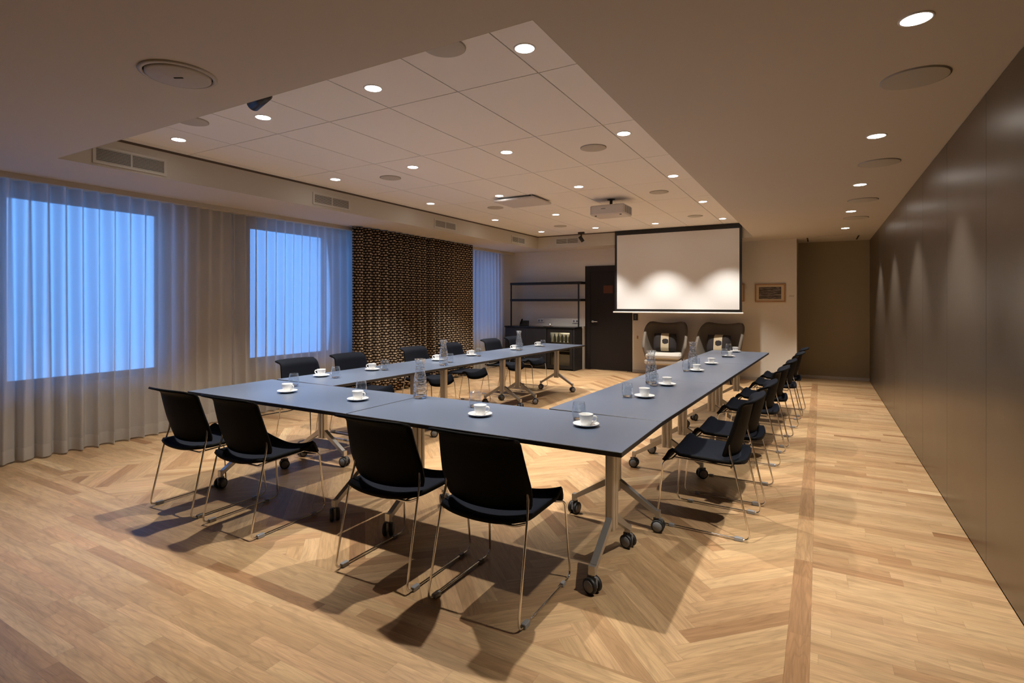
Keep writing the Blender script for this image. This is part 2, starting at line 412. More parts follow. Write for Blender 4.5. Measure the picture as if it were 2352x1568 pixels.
        for i in range(nu):
            ed.append((ix(i + 1, 0), ix(i, 0), K + ix(i, 0), K + ix(i + 1, 0)))
            ed.append((ix(i, nv), ix(i + 1, nv), K + ix(i + 1, nv), K + ix(i, nv)))
        for j in range(nv):
            ed.append((ix(0, j), ix(0, j + 1), K + ix(0, j + 1), K + ix(0, j)))
            ed.append((ix(nu, j + 1), ix(nu, j), K + ix(nu, j), K + ix(nu, j + 1)))
        o = len(s.v)
        s.add(vs, f1, mi, True, T)
        bm_ = mi if back is None else back
        for f in f2 + ed:
            s.f.append([o + q for q in f]); s.m.append(bm_); s.sm.append(True)
        return s
    def mesh(s, name, mats):
        me = bpy.data.meshes.new(name)
        me.from_pydata([tuple(p) for p in s.v], [], s.f)
        if not isinstance(mats, (list, tuple)): mats = [mats]
        for m in mats: me.materials.append(m)
        me.polygons.foreach_set('material_index', s.m)
        me.polygons.foreach_set('use_smooth', s.sm)
        me.update()
        return me
    def obj(s, name, mats, parent=None, loc=None):
        o = bpy.data.objects.new(name, s.mesh(name, mats))
        S.collection.objects.link(o)
        if parent: o.parent = parent
        if loc: o.location = loc
        return o

def tag(o, label, cat, group=None):
    o['label'] = label; o['category'] = cat
    if group: o['group'] = group
    return o

def thing(name, label, cat, loc=(0, 0, 0), rz=0.0, group=None):
    o = bpy.data.objects.new(name, None)
    o.empty_display_size = 0.1
    S.collection.objects.link(o)
    o.location = loc; o.rotation_euler = (0, 0, rz)
    return tag(o, label, cat, group)

def struct(o):
    o['kind'] = 'structure'; return o

def dup(root, label, loc, rz=0.0, group=None):
    r = root.copy(); S.collection.objects.link(r)
    r.location = loc; r.rotation_euler = (0, 0, rz)
    r['label'] = label
    if group: r['group'] = group
    for ch in list(root.children):
        c = ch.copy(); S.collection.objects.link(c); c.parent = r
        for g in list(ch.children):
            d = g.copy(); S.collection.objects.link(d); d.parent = c
    return r

# ------------------------------------------------------------------ room dimensions
ZC, ZU = 2.514, 2.773          # soffit height, tile ceiling height
XR = 0.766                     # right wall
XL = -6.34                     # left wall inner face
YF = 10.70                     # far wall
YA = 11.5                      # alcove back
YB = -2.0                      # wall behind the camera
CX0, CX1, CY0, CY1 = -5.13, -0.983, 1.894, 10.1   # ceiling recess

# ------------------------------------------------------------------ floor: real parquet layout
def clip(poly, x0, x1, y0, y1):
    for ax, lim, keep in ((0, x0, 1), (0, x1, -1), (1, y0, 1), (1, y1, -1)):
        out = []
        for i in range(len(poly)):
            a, b = poly[i], poly[(i + 1) % len(poly)]
            da, db = (a[ax] - lim) * keep, (b[ax] - lim) * keep
            if da >= 0: out.append(a)
            if (da > 0 > db) or (da < 0 < db):
                t = da / (da - db); out.append(tuple(a[k] + (b[k] - a[k]) * t for k in range(2)))
        poly = out
        if len(poly) < 3: return []
    return poly

fv, ff, ftone, fuv, fed = [], [], [], [], []
def plank(o, d, n, L, Wd, box=None, tone=None):
    # o corner, d unit direction along, n unit direction across
    q = [(o[0] + d[0] * a + n[0] * b, o[1] + d[1] * a + n[1] * b) for a, b in ((0, 0), (L, 0), (L, Wd), (0, Wd))]
    if box: q = clip(q, *box)
    if len(q) < 3: return
    cx = sum(p[0] for p in q) / len(q); cy = sum(p[1] for p in q) / len(q)
    base = len(fv)
    pts = [(cx, cy)] + list(q)
    ru, rv = random.uniform(0, 50), random.uniform(0, 50)
    t = tone if tone is not None else min(1, max(0, random.gauss(0.54, 0.20)))
    loc = []
    for p in pts:
        a = (p[0] - o[0]) * d[0] + (p[1] - o[1]) * d[1]; b = (p[0] - o[0]) * n[0] + (p[1] - o[1]) * n[1]
        loc.append((a, b))
        fv.append((p[0], p[1], 0.0))
    ctr = sum((q[i][0] * q[(i + 1) % len(q)][1] - q[(i + 1) % len(q)][0] * q[i][1]) for i in range(len(q)))
    for i in range(1, len(pts)):
        j = i % len(q) + 1
        f = (0, i, j) if ctr > 0 else (0, j, i)
        ff.append(tuple(base + k for k in f)); ftone.append(t)
        dist = None
        for k in f:
            fuv.append((loc[k][0] + ru, loc[k][1] + rv))
        # distance to the outer edge of this triangle fan slice
        A, B, Cn = Vector(pts[i]), Vector(pts[j]), Vector(pts[0])
        h = abs((B - A).x * (Cn - A).y - (B - A).y * (Cn - A).x) / max((B - A).length, 1e-9)
        for k in f:
            e = h if k == 0 else 0.0
            fed.append((e, e))
FX0, FX1, FY0 = -5.32, -0.120, 1.985
r2 = 1 / math.sqrt(2)
HL, HW = 0.600, 0.0855
FB = (FX0, FX1, FY0, YF)
dh, dv = (r2, r2), (-r2, r2)
def rot(a, b, ox=-0.465, oy=2.055): return (ox + (a - b) * r2, oy + (a + b) * r2)
for s_ in range(-8, 9):
    for i in range(-60, 180):
        a0, b0 = i * HW + s_ * HL, i * HW - s_ * HL
        p = rot(a0, b0)
        if p[0] < FX0 - 1 or p[0] > FX1 + 1 or p[1] < FY0 - 1.4 or p[1] > YF + 1: continue
        plank(rot(a0, b0), dh, dv, HL, HW, FB)
        plank(rot(a0, b0 + HW), dv, dh, HL, HW, FB)
def rows(x0, x1, y0, y1, w, along='x', lmin=0.45, lmax=0.95):
    y = y0
    while y < y1 - 1e-6:
        x = x0 - random.uniform(0, 0.8)
        while x < x1:
            L = random.uniform(lmin, lmax)
            plank((x, y), (1, 0), (0, 1), L, min(w, y1 - y), (x0, x1, y0, y1))
            x += L
        y += w
rows(XL, -0.0346, YB, FY0, 0.0722, lmin=0.4, lmax=1.0)
rows(XL, FX0, FY0, YF, 0.0722)
rows(-0.0346, XR, YB, YA + 0.05, 0.0722, lmin=0.35, lmax=0.9)
rows(FX1, -0.0346, YF, YA + 0.05, 0.0722)
rows(-0.355, FX1, YF, YA + 0.05, 0.0722)
y = FY0
while y < YF:
    L = random.uniform(0.5, 0.75)
    plank((-0.0346, y), (0, 1), (-1, 0), min(L, YF - y), 0.0854, None, random.uniform(0.08, 0.36))
    y += L
me = bpy.data.meshes.new('floor')
me.from_pydata(fv, [], ff)
me.materials.append(M['oak'])
u1 = me.uv_layers.new(name='UVMap'); u2 = me.uv_layers.new(name='Edge')
u1.data.foreach_set('uv', [c for p in fuv for c in p])
u2.data.foreach_set('uv', [c for p in fed for c in p])
at = me.attributes.new('tone', 'FLOAT', 'FACE'); at.data.foreach_set('value', ftone)
floor = bpy.data.objects.new('floor', me); S.collection.objects.link(floor); struct(floor)
b_ = MB(); b_.box(XL - 0.2, XR + 0.1, YB - 0.1, YA + 0.1, -0.06, -0.004)
b_.obj('floor_slab', M['dark'], floor)

# ------------------------------------------------------------------ walls
b = MB(); b.box(XL - 0.15, -0.355, YF, YF + 0.12, 0, ZU + 0.1)
b.box(-0.475, -0.355, YF + 0.12, YA, 0, ZU + 0.1)
struct(b.obj('wall_far', M['plaster']))
b = MB(); b.box(-0.475, XR + 0.1, YA, YA + 0.1, 0, ZU + 0.1)
struct(b.obj('wall_alcove', M['alcove']))
b = MB(); b.box(XL - 0.15, XR + 0.15, YB - 0.12, YB, 0, ZU + 0.1)
struct(b.obj('wall_back', M['alcove']))  # unseen wall, coloured dark so that it bounces less light forward
# right wall: backing plus lacquered panels with shadow joints
wr = struct(MB().box(XR + 0.02, XR + 0.12, YB - 0.1, YA + 0.1, 0, ZU + 0.1).obj('wall_right', M['dark']))
b = MB()
ys = [YB] + [3.741 + 1.02 * k for k in range(-5, 8) if YB < 3.741 + 1.02 * k < YA - 0.05] + [YA]
for i in range(len(ys) - 1):
    b.box(XR, XR + 0.02, ys[i] + 0.002, ys[i + 1] - 0.002, 0.008, ZC - 0.008)
b.obj('wall_panels', M['panel'], wr)
# left wall with window openings
WIN = [(0.62, 3.36), (4.36, 7.02), (8.02, 10.28)]
WZ0, WZ1 = 0.62, 2.42
b = MB()
b.box(XL - 0.25, XL, YB - 0.1, YF + 0.1, 0, WZ0); b.box(XL - 0.25, XL, YB - 0.1, YF + 0.1, WZ1, ZU + 0.1)
yy = [YB - 0.1] + [v for w in WIN for v in w] + [YF + 0.1]
for i in range(0, len(yy), 2): b.box(XL - 0.25, XL, yy[i], yy[i + 1], WZ0, WZ1)
struct(b.obj('wall_left', M['plaster']))
for k, (a, c) in enumerate(WIN):
    w = struct(bpy.data.objects.new('window_%d' % (k + 1), None)); S.collection.objects.link(w)
    x0, x1 = XL - 0.20, XL - 0.14
    b = MB(); t = 0.05
    b.box(x0, x1, a, a + t, WZ0, WZ1); b.box(x0, x1, c - t, c, WZ0, WZ1)
    b.box(x0, x1, a + t, c - t, WZ0, WZ0 + t); b.box(x0, x1, a + t, c - t, WZ1 - t, WZ1)
    mid = (a + c) / 2; b.box(x0, x1, mid - 0.03, mid + 0.03, WZ0 + t, WZ1 - t)
    b.obj('window_frame', M['winframe'], w)
    MB().box(x0 + 0.025, x0 + 0.035, a + t, c - t, WZ0 + t, WZ1 - t).obj('window_glass', M['pane'], w)
    MB().box(XL - 0.14, XL + 0.03, a, c, WZ0 - 0.03, WZ0).obj('window_sill', M['winframe'], w)
# skirting boards
struct(MB().box(-3.29, -0.355, YF - 0.012, YF, 0, 0.05).obj('baseboard_far', M['skirt']))
struct(MB().box(-0.355, XR, YA - 0.012, YA, 0, 0.05).obj('baseboard_alcove', M['skirt']))

# ------------------------------------------------------------------ ceiling
b = MB()
b.box(XL - 0.1, CX0, YB - 0.1, YA + 0.1, ZC, ZU + 0.1)
b.box(CX1, XR + 0.1, YB - 0.1, YA + 0.1, ZC, ZU + 0.1)
b.box(CX0, CX1, YB - 0.1, CY0, ZC, ZU + 0.1)
b.box(CX0, CX1, CY1, YA + 0.1, ZC, ZU + 0.1)
ceil = struct(b.obj('ceiling', M['ceil_plaster']))
# painted fascia boards lining the recess (thin slabs)
b = MB(); e = 0.004
b.box(CX0, CX0 + e, CY0, CY1, ZC, ZU - 0.022); b.box(CX1 - e, CX1, CY0, CY1, ZC, ZU - 0.022)
b.box(CX0 + e, CX1 - e, CY0, CY0 + e, ZC, ZU - 0.022); b.box(CX0 + e, CX1 - e, CY1 - e, CY1, ZC, ZU - 0.022)
b.obj('recess_fascia', M['fascia'], ceil)
b = MB()
b.box(CX0, CX0 + 0.003, CY0, CY1, ZU - 0.022, ZU); b.box(CX0, CX1, CY1 - 0.003, CY1, ZU - 0.022, ZU)
b.obj('shadow_gap', M['groove'], ceil)
MB().box(CX0, CX1, CY0, CY1, ZU + 0.012, ZU + 0.1).obj('ceiling_backing', M['groove'], ceil)
tx = [CX0, -5.04, -4.445, -3.845, -3.245, -2.645, -2.052, -1.465, CX1]
ty = [CY0] + [2.892 + 1.099 * k for k in range(0, 7)] + [CY1]
b = MB(); g = 0.0036
for i in range(len(tx) - 1):
    for j in range(len(ty) - 1):
        b.box(tx[i] + g, tx[i + 1] - g, ty[j] + g, ty[j + 1] - g, ZU, ZU + 0.013)
b.obj('ceiling_tiles', M['tile'], ceil)
# ceiling hatch in the alcove
hb = MB(); hx0, hx1, hy0, hy1 = -0.19, 0.556, 10.45, 11.4
hb.box(hx0, hx1, hy0, hy1, ZC - 0.006, ZC)
hatch = hb.obj('ceiling_hatch', M['ceil_plaster']); tag(hatch, 'flush rectangular hatch in the ceiling above the alcove', 'hatch')
for hx in (hx0, hx1): MB().box(hx - 0.012, hx + 0.012, hy0 + 0.15, hy1 - 0.15, ZC - 0.009, ZC - 0.006).obj('slot', M['dark'], hatch)

# ------------------------------------------------------------------ downlights
def downlight_proto():
    r = 0.052
    t = thing('ceiling_downlight', '', 'downlight')
    MB().lathe([(r, 0.0), (r, -0.004), (r + 0.008, -0.003), (r + 0.009, 0.0)], 28).obj('trim_ring', M['white'], t)
    MB().lathe([(0.0001, -0.0035), (r - 0.001, -0.0035), (r - 0.001, -0.001)], 28).obj('lens', M['lens'], t)
    return t
def spot(parent, z=-0.02):
    ld = bpy.data.lights.new('downlight_beam', 'SPOT')
    ld.energy = SPOT_W; ld.color = SPOT_COL; ld.spot_size = math.radians(2 * SPOT_HALF); ld.spot_blend = 0.62
    ld.shadow_soft_size = 0.022
    o = bpy.data.objects.new('downlight_beam', ld); S.collection.objects.link(o)
    o.parent = parent; o.location = (0, 0, z)
dl = downlight_proto()
used = False
rown = ['nearest row', 'second nearest row', 'middle row', 'fourth nearest row', 'farthest row']
coln = ['rightmost', 'second from the right', 'second from the left', 'leftmost']
XS = [-1.387, -2.49, -3.59, -4.70]; YS = [2.575, 4.272, 5.972, 7.69, 9.41]
first = True
for i, y in enumerate(YS):
    for j, x in enumerate(XS):
        if i == 3 and j == 1: continue
        cj = coln[j] if i != 3 else ['rightmost', '', 'middle one', 'leftmost'][j]
        lb = 'lit downlight in the tiled recess, %s of the %s' % (cj, rown[i])
        if first:
            t = dl; t['label'] = lb; t['group'] = 'downlights in the tiled ceiling recess'; t.location = (x, y, ZU); first = False
        else:
            t = dup(dl, lb, (x, y, ZU), 0, 'downlights in the tiled ceiling recess')
            for c in list(t.children):
                if c.type == 'LIGHT': bpy.data.objects.remove(c)
        spot(t)
nm = ['nearest and largest in view', 'second from the camera', 'middle one', 'fourth from the camera', 'farthest, by the alcove']
for k in range(5):
    t = dup(dl, 'lit downlight in the low ceiling by the panelled wall, %s' % nm[k], (0.328, 2.632 + 1.721 * k, ZC), 0, 'downlights along the panelled wall')
    for c in list(t.children):
        if c.type == 'LIGHT': bpy.data.objects.remove(c)
    spot(t)

# ------------------------------------------------------------------ ceiling speakers and valve
def disc(r): return MB().lathe([(r, 0), (r, -0.004), (r - 0.006, -0.006), (0.0001, -0.006)], 36)
sp0 = None
def speaker(x, y, z, r, label, group):
    global sp0
    if sp0 is None:
        sp0 = MB().lathe([(1, 0), (1, -0.005), (0.95, -0.007), (0.0001, -0.007)], 40).mesh('ceiling_speaker', [M['speaker']])
    o = bpy.data.objects.new('ceiling_speaker', sp0); S.collection.objects.link(o)
    o.scale = (r, r, 1); o.location = (x, y, z)
    tag(o, label, 'ceiling speaker', group)
g1 = 'round speaker grilles in the tiled ceiling'
pos = [(-1.755, 2.35), (-4.13, 2.36), (-1.748, 4.53), (-4.11, 4.515), (-1.74, 6.75), (-4.09, 6.70), (-1.725, 8.92), (-4.06, 8.89)]
lab = ['half hidden by the recess edge, the right one', 'half hidden by the recess edge, the left one', 'right column in tiled ceiling, nearest fully seen', 'left column in tiled ceiling, nearest fully seen', 'in the tiled ceiling right of the projector', 'in the tiled ceiling beside the flat white panel', 'in the tiled ceiling just above the screen', 'farthest one at the left of the tiled ceiling']
for (x, y), l in zip(pos, lab): speaker(x, y, ZU, 0.115, 'round grey speaker grille, ' + l, g1)
g2 = 'round grilles along the panelled wall'
for (x, y), l in zip([(0.408, 3.32), (0.409, 5.20), (0.405, 7.0), (0.411, 8.43)], ['nearest and largest', 'second from the camera', 'third from the camera', 'farthest']):
    speaker(x, y, ZC, 0.145, 'round grey grille in low ceiling by the panelled wall, ' + l, g2)
t = thing('air_valve', 'large round white air valve in the low ceiling at upper left', 'air valve', (-2.726, 1.493, ZC))
MB().lathe([(0.168, 0), (0.168, -0.006), (0.150, -0.010), (0.148, -0.004), (0.148, 0)], 48).obj('rim', M['speaker2'], t)
MB().lathe([(0.142, 0), (0.142, -0.012), (0.130, -0.016), (0.0001, -0.016)], 48).obj('valve_plate', M['speaker2'], t)
MB().box(-0.022, 0.022, -0.004, 0.004, -0.019, -0.016, T=Matrix.Rotation(0.5, 4, 'Z')).obj('slot', M['dark'], t)

# ------------------------------------------------------------------ vents
def vent(a, c, z0, z1, side, label):
    # side 'L': on the left fascia facing +x, along y; 'F': on the far fascia facing -y, along x
    Lh = (c - a) / 2; Hh = (z1 - z0) / 2
    if side == 'L': t = thing('air_vent', label, 'vent', (CX0 + e + 0.001, (a + c) / 2, (z0 + z1) / 2), PI / 2, 'air vents around the ceiling recess')
    else: t = thing('air_vent', label, 'vent', ((a + c) / 2, CY1 - e - 0.001, (z0 + z1) / 2), 0, 'air vents around the ceiling recess')
    # local: along x, outward -y
    f = 0.022
    b = MB(); b.box(-Lh, Lh, -0.008, 0, -Hh, -Hh + f); b.box(-Lh, Lh, -0.008, 0, Hh - f, Hh)
    b.box(-Lh, -Lh + f, -0.008, 0, -Hh + f, Hh - f); b.box(Lh - f, Lh, -0.008, 0, -Hh + f, Hh - f)
    b.box(-0.006, 0.006, -0.007, 0, -Hh + f, Hh - f)
    b.obj('frame', M['vent'], t)
    MB().box(-Lh + f, Lh - f, -0.0015, 0, -Hh + f, Hh - f).obj('backing', M['vent_dark'], t)
    b = MB(); n = 9; h = (2 * Hh - 2 * f) / n
    for k in range(n):
        z = -Hh + f + h * (k + 0.5)
        b.box(-Lh + f, -0.006, -0.006, -0.002, z - h * 0.22, z + h * 0.22); b.box(0.006, Lh - f, -0.006, -0.002, z - h * 0.22, z + h * 0.22)
    b.obj('louvres', M['vent'], t)
vent(2.13, 2.70, 2.535, 2.685, 'L', 'white louvred air vent at the near left end of the ceiling recess')
vent(4.32, 4.89, 2.545, 2.685, 'L', 'white louvred air vent on the left recess side, second from the camera')
vent(6.60, 7.17, 2.545, 2.685, 'L', 'white louvred air vent above the patterned curtain')
vent(8.98, 9.52, 2.545, 2.685, 'L', 'white louvred air vent on the left recess side, nearest the far corner')
vent(-4.72, -4.20, 2.575, 2.715, 'F', 'white louvred air vent on the far end of the ceiling recess')

# ------------------------------------------------------------------ black spotlights
def head(t, tilt, az, zd, L=0.12, r=0.035):
    T = Matrix.Translation((0, 0, zd)) @ Matrix.Rotation(az, 4, 'Z') @ Matrix.Rotation(tilt, 4, 'X')
    MB().lathe([(r * 0.75, L * 0.5), (r, L * 0.45), (r, -L * 0.5), (r * 0.85, -L * 0.5), (r * 0.8, -L * 0.42), (0.0001, -L * 0.42)], 20, T=T).obj('lamp_head', M['black'], t)
t = thing('ceiling_spotlight', 'small black spotlight half hidden behind the near edge of the ceiling recess', 'spotlight', (-3.10, 2.20, ZU))
MB().lathe([(0.04, 0), (0.04, -0.03), (0.0001, -0.03)], 20).obj('base', M['black'], t); MB().tube([(0, 0, -0.03), (0, 0, -0.05)], 0.01).obj('stem', M['black'], t)
head(t, math.radians(80), math.radians(80), -0.078, 0.18, 0.043)
t = thing('ceiling_spotlight', 'small black spotlight hanging left of the projection screen', 'spotlight', (-4.05, 9.85, ZU))
MB().box(-0.06, 0.06, -0.025, 0.025, -0.035, 0).obj('base', M['black'], t); MB().tube([(0, 0, -0.035), (0, 0, -0.10)], 0.016).obj('stem', M['black'], t)
head(t, math.radians(35), math.radians(-50), -0.135, 0.12, 0.035)

# ------------------------------------------------------------------ flat panel and projector
b = MB(); b.rbox(-3.75, -3.15, 6.08, 6.62, ZU - 0.05, ZU - 0.022, 0.02)
fp = thing('ceiling_panel', 'thin square white panel hung just below the ceiling left of the projector', 'ceiling panel', (0, 0, 0))
b.obj('panel', M['proj'], fp)
for x, y in ((-3.70, 6.13), (-3.20, 6.13), (-3.70, 6.57), (-3.20, 6.57)):
    MB().tube([(x, y, ZU - 0.025), (x, y, ZU)], 0.008).obj('mounting_rod', M['white'], fp)
PX, PY = -2.42, 6.92
t = thing('ceiling_projector', 'white projector hung from the tiled ceiling in front of the screen', 'projector', (PX, PY, ZU))
MB().rbox(-0.235, 0.235, -0.18, 0.18, -0.225, -0.095, 0.03).obj('body', M['proj'], t)
b = MB(); b.tube([(0, 0, 0), (0, 0, -0.085)], 0.02); b.lathe([(0.05, 0), (0.05, -0.012), (0.02, -0.014)], 20); b.box(-0.10, 0.10, -0.02, 0.02, -0.097, -0.085); b.box(-0.02, 0.02, -0.10, 0.10, -0.097, -0.088)
b.obj('ceiling_mount', M['black'], t)
b = MB()
for k in range(7): b.box(0.2345, 0.2365, -0.13 + k * 0.038, -0.115 + k * 0.038, -0.205, -0.115)
b.obj('side_grille', M['castergrey'], t)
MB().box(-0.075, -0.015, -0.1815, -0.18, -0.152, -0.142).obj('badge', M['castergrey'], t)
for x in (-0.17, 0.17): MB().lathe([(0.014, -0.225), (0.014, -0.232), (0.0001, -0.232)], 14, c=(x, -0.12, 0)).obj('foot', M['black'], t)
MB().lathe([(0.035, 0.18), (0.035, 0.19), (0.028, 0.193), (0.0001, 0.187)], 24, c=(0.1, 0, -0.16), axis='y').obj('projector_lens', M['counter'], t)

# ------------------------------------------------------------------ projection screen
SY = 10.04
t = thing('projection_screen', 'large white pull-down projection screen with black border by the far wall', 'projection screen', (0, SY, 0))
sx0, sx1, sz0, sz1 = -3.435, -1.165, 1.23, 2.768
bd = 0.042
b = MB(); b.box(sx0 + bd, sx1 - bd, -0.002, 0.002, sz0 + 0.045, sz1 - 0.085); b.obj('screen_cloth', M['screen'], t)
b = MB()
b.box(sx0, sx1, -0.0035, 0.0035, sz1 - 0.085, sz1); b.box(sx0, sx1, -0.0035, 0.0035, sz0, sz0 + 0.045)
b.box(sx0, sx0 + bd, -0.0035, 0.0035, sz0 + 0.045, sz1 - 0.085); b.box(sx1 - bd, sx1, -0.0035, 0.0035, sz0 + 0.045, sz1 - 0.085)
b.obj('black_border', M['black'], t)
MB().rbox(sx0 - 0.035, sx1 + 0.025, -0.014, 0.014, sz0 - 0.028, sz0 - 0.001, 0.012).obj('bottom_bar', M['white'], t)

# ------------------------------------------------------------------ curtains
def cloth(name, y0, y1, x, z0, z1, period, amp, mats, seed, nz=14, pinch=False, thick=0.0, sway=0.0, gather=0.0):
    rnd = random.Random(seed)
    ph = [rnd.uniform(0, 6) for _ in range(8)]
    n = int((y1 - y0) / period * 14)
    vs, fs, uv = [], [], []
    L = 0; prev = None
    def px(s, h):
        w = 2 * PI * s / period + 0.8 * math.sin(s * 1.7 + ph[0]) + 0.5 * math.sin(s * 4.1 + ph[1])
        a = amp * (0.75 + 0.35 * math.sin(s * 2.3 + ph[2]) ) * (1 - gather * h)
        k = a * math.sin(w + sway * math.sin(s * 3 + ph[3]) * (1 - h)) + 0.25 * a * math.sin(2.1 * w + ph[4]) * (1 - h)
        if pinch: k = a * (1 - 2 * abs(math.cos(w / 2)) ** 2.2)
        return k
    for i in range(n + 1):
        s = y0 + (y1 - y0) * i / n
        xb = px(s, 0.5)
        if prev is not None: L += math.hypot(s - prev[0], xb - prev[1])
        prev = (s, xb)
        for j in range(nz + 1):
            h = j / nz
            dy = 0.018 * math.cos(2 * PI * s / period * 1.0 + ph[5]) * (1 - h)
            vs.append((x + px(s, h), s + dy, z0 + (z1 - z0) * h)); uv.append((L, z0 + (z1 - z0) * h))
    for i in range(n):
        for j in range(nz):
            a = i * (nz + 1) + j
            fs.append((a, a + nz + 1, a + nz + 2, a + 1))
    me = bpy.data.meshes.new(name); me.from_pydata(vs, [], fs)
    u = me.uv_layers.new(name='UVMap')
    d = []
    for f in fs:
        for k in f: d += list(uv[k])
    u.data.foreach_set('uv', d)
    me.materials.append(mats)
    me.polygons.foreach_set('use_smooth', [True] * len(fs))
    o = bpy.data.objects.new(name, me); S.collection.objects.link(o)
    if thick:
        md = o.modifiers.new('thickness', 'SOLIDIFY'); md.thickness = thick
    return o
ZT = 2.462
tag(cloth('sheer_curtain', -1.6, 3.93, -6.09, 0.015, ZT, 0.14, 0.052, M['sheer'], 3, sway=0.7), 'long white sheer curtain at the left, glowing blue before the nearest window', 'curtain', 'white sheer curtains along the windows')
tag(cloth('sheer_curtain', 3.96, 10.36, -6.115, 0.015, ZT, 0.14, 0.050, M['sheer'], 5, sway=0.7), 'white sheer curtain running behind the patterned curtain to the far corner', 'curtain', 'white sheer curtains along the windows')
g = 'patterned curtains half way along the window wall'
tag(cloth('patterned_curtain', 5.68, 7.30, -5.88, 0.03, 2.504, 0.165, 0.10, M['weave'], 11, thick=0.004, gather=0.15), 'dark brown curtain with beige woven dashes, left panel of the pair', 'curtain', g)
tag(cloth('patterned_curtain', 7.345, 8.80, -5.88, 0.03, 2.504, 0.155, 0.095, M['weave'], 12, thick=0.004, gather=0.15), 'dark brown curtain with beige woven dashes, right panel of the pair', 'curtain', g)
r_ = MB(); r_.box(-6.16, -6.02, YB + 0.05, YF - 0.02, ZT + 0.004, ZC - 0.001)
tag(r_.obj('curtain_rail', M['fascia']), 'slim pale curtain rail under the ceiling above the sheer curtains', 'curtain rail')
r_ = MB(); r_.box(-5.95, -5.91, 5.66, 8.82, 2.5055, ZC - 0.001)
tag(r_.obj('curtain_rail', M['fascia']), 'short slim rail under the ceiling above the patterned curtains', 'curtain rail')

# ------------------------------------------------------------------ tables
TT = 0.72; TH = 0.024
def caster(b, x, y, az):
    T = Matrix.Translation((x, y, 0)) @ Matrix.Rotation(az, 4, 'Z')
    for s_ in (-1, 1):
        c = (s_ * 0.019, 0, 0.039)
        b.lathe([(0.0001, -0.011), (0.034, -0.011), (0.039, -0.008), (0.039, 0.008), (0.034, 0.011), (0.0001, 0.011)], 24, c=c, mi=0, T=T, axis='x')
        b.lathe([(0.0001, s_ * 0.0112), (0.029, s_ * 0.0112), (0.027, s_ * 0.0135), (0.0001, s_ * 0.0135)] if s_ > 0 else [(0.0001, -0.0135), (0.027, -0.0135), (0.029, -0.0112), (0.0001, -0.0112)], 20, c=c, mi=1, T=T, axis='x')
    b.tube([(0, 0, 0.04), (0, 0, 0.095)], 0.010, 10, mi=1, T=T)
    b.box(-0.007, 0.007, -0.028, 0.028, 0.03, 0.082, mi=1, T=T)
def make_table(L, label, loc, rz, group, la=0.22, lb=0.22, az=(0.3, -0.2, 0.5, 2.8)):
    D = 0.735
    t = thing('conference_table', label, 'table', loc, rz, group)   # origin: centre of the top, on the floor
    b = MB(); b.rbox(-L / 2, L / 2, -D / 2, D / 2, TT - TH, TT, 0.004, mi=1, n=2, caps=0)
    b.obj('tabletop', [M['laminate'], M['edge']], t)
    MB().box(-L / 2 + 0.12, L / 2 - 0.12, -0.022, 0.022, TT - TH - 0.045, TT - TH - 0.001).obj('frame_rail', M['alu'], t)
    for n_, x in enumerate((-L / 2 + la, L / 2 - lb)):
        b = MB()   # grooved aluminium column
        w = 0.025
        for s_ in (-1, 1):
            b.rbox(x - w, x + w, s_ * 0.0205 - 0.0185, s_ * 0.0205 + 0.0185, 0.205, TT - TH - 0.002, 0.012, n=4)
        b.box(x - w * 0.8, x + w * 0.8, -0.022, 0.022, 0.207, TT - TH - 0.002)
        lg = b.obj('leg', M['alu'], t)
        b = MB()
        for s_ in (-1, 1):
            vs = []
            y0, y1, z0, z1 = s_ * 0.03, s_ * 0.268, 0.262, 0.118
            for y, z, h in ((y0, z0, 0.044), (y1, z1, 0.030)):
                for dx, dz in ((-0.017, -h / 2), (0.017, -h / 2), (0.017, h / 2), (-0.017, h / 2)):
                    vs.append((x + dx, y, z + dz))
            fs = [(0, 1, 2, 3), (7, 6, 5, 4), (0, 4, 5, 1), (1, 5, 6, 2), (2, 6, 7, 3), (3, 7, 4, 0)]
            if s_ > 0: fs = [tuple(reversed(f)) for f in fs]
            b.add(vs, fs)
            b.box(x - 0.017, x + 0.017, min(y1, y1 + s_ * 0.024), max(y1, y1 + s_ * 0.024), 0.088, 0.131)
        b.box(x - 0.020, x + 0.020, -0.035, 0.035, 0.235, 0.285)
        b.obj('foot', M['alu'], lg)
        for k, s_ in enumerate((-1, 1)):
            c = MB(); caster(c, x, s_ * 0.280, az[n_ * 2 + k]); c.obj('caster', [M['tyre'], M['castergrey']], lg)
    b = MB()   # flip-top bracket and lever under each end
    for x in (-L / 2 + la, L / 2 - lb):
        b.box(x - 0.05, x + 0.05, -0.06, 0.06, TT - TH - 0.010, TT - TH - 0.0005)
        b.box(x + 0.033, x + 0.045, -0.10, -0.055, TT - TH - 0.05, TT - TH - 0.01)
    b.obj('top_bracket', M['castergrey'], t)
    return t
TX0, TXM, TX1, TY0 = -4.216, -2.52, -0.780, 2.374
TYM = TY0 + 0.3675
gF, gR, gL = 'tables of the front row', 'tables of the right arm', 'tables of the left arm'
make_table(TX1 - TXM - 0.004, 'blue-grey conference table at the near right corner, behind the two largest chairs', ((TX1 + TXM) / 2 + 0.002, TYM, 0), 0, gF, 0.26, 0.175, (0.5, 0.9, 1.25, 1.3))
make_table(TXM - TX0 - 0.004, 'blue-grey conference table at the near left corner beside the sheer curtain', ((TX0 + TXM) / 2 - 0.002, TYM, 0), 0, gF, 0.285, 0.19, (0.2, 2.6, 0.9, 0.5))
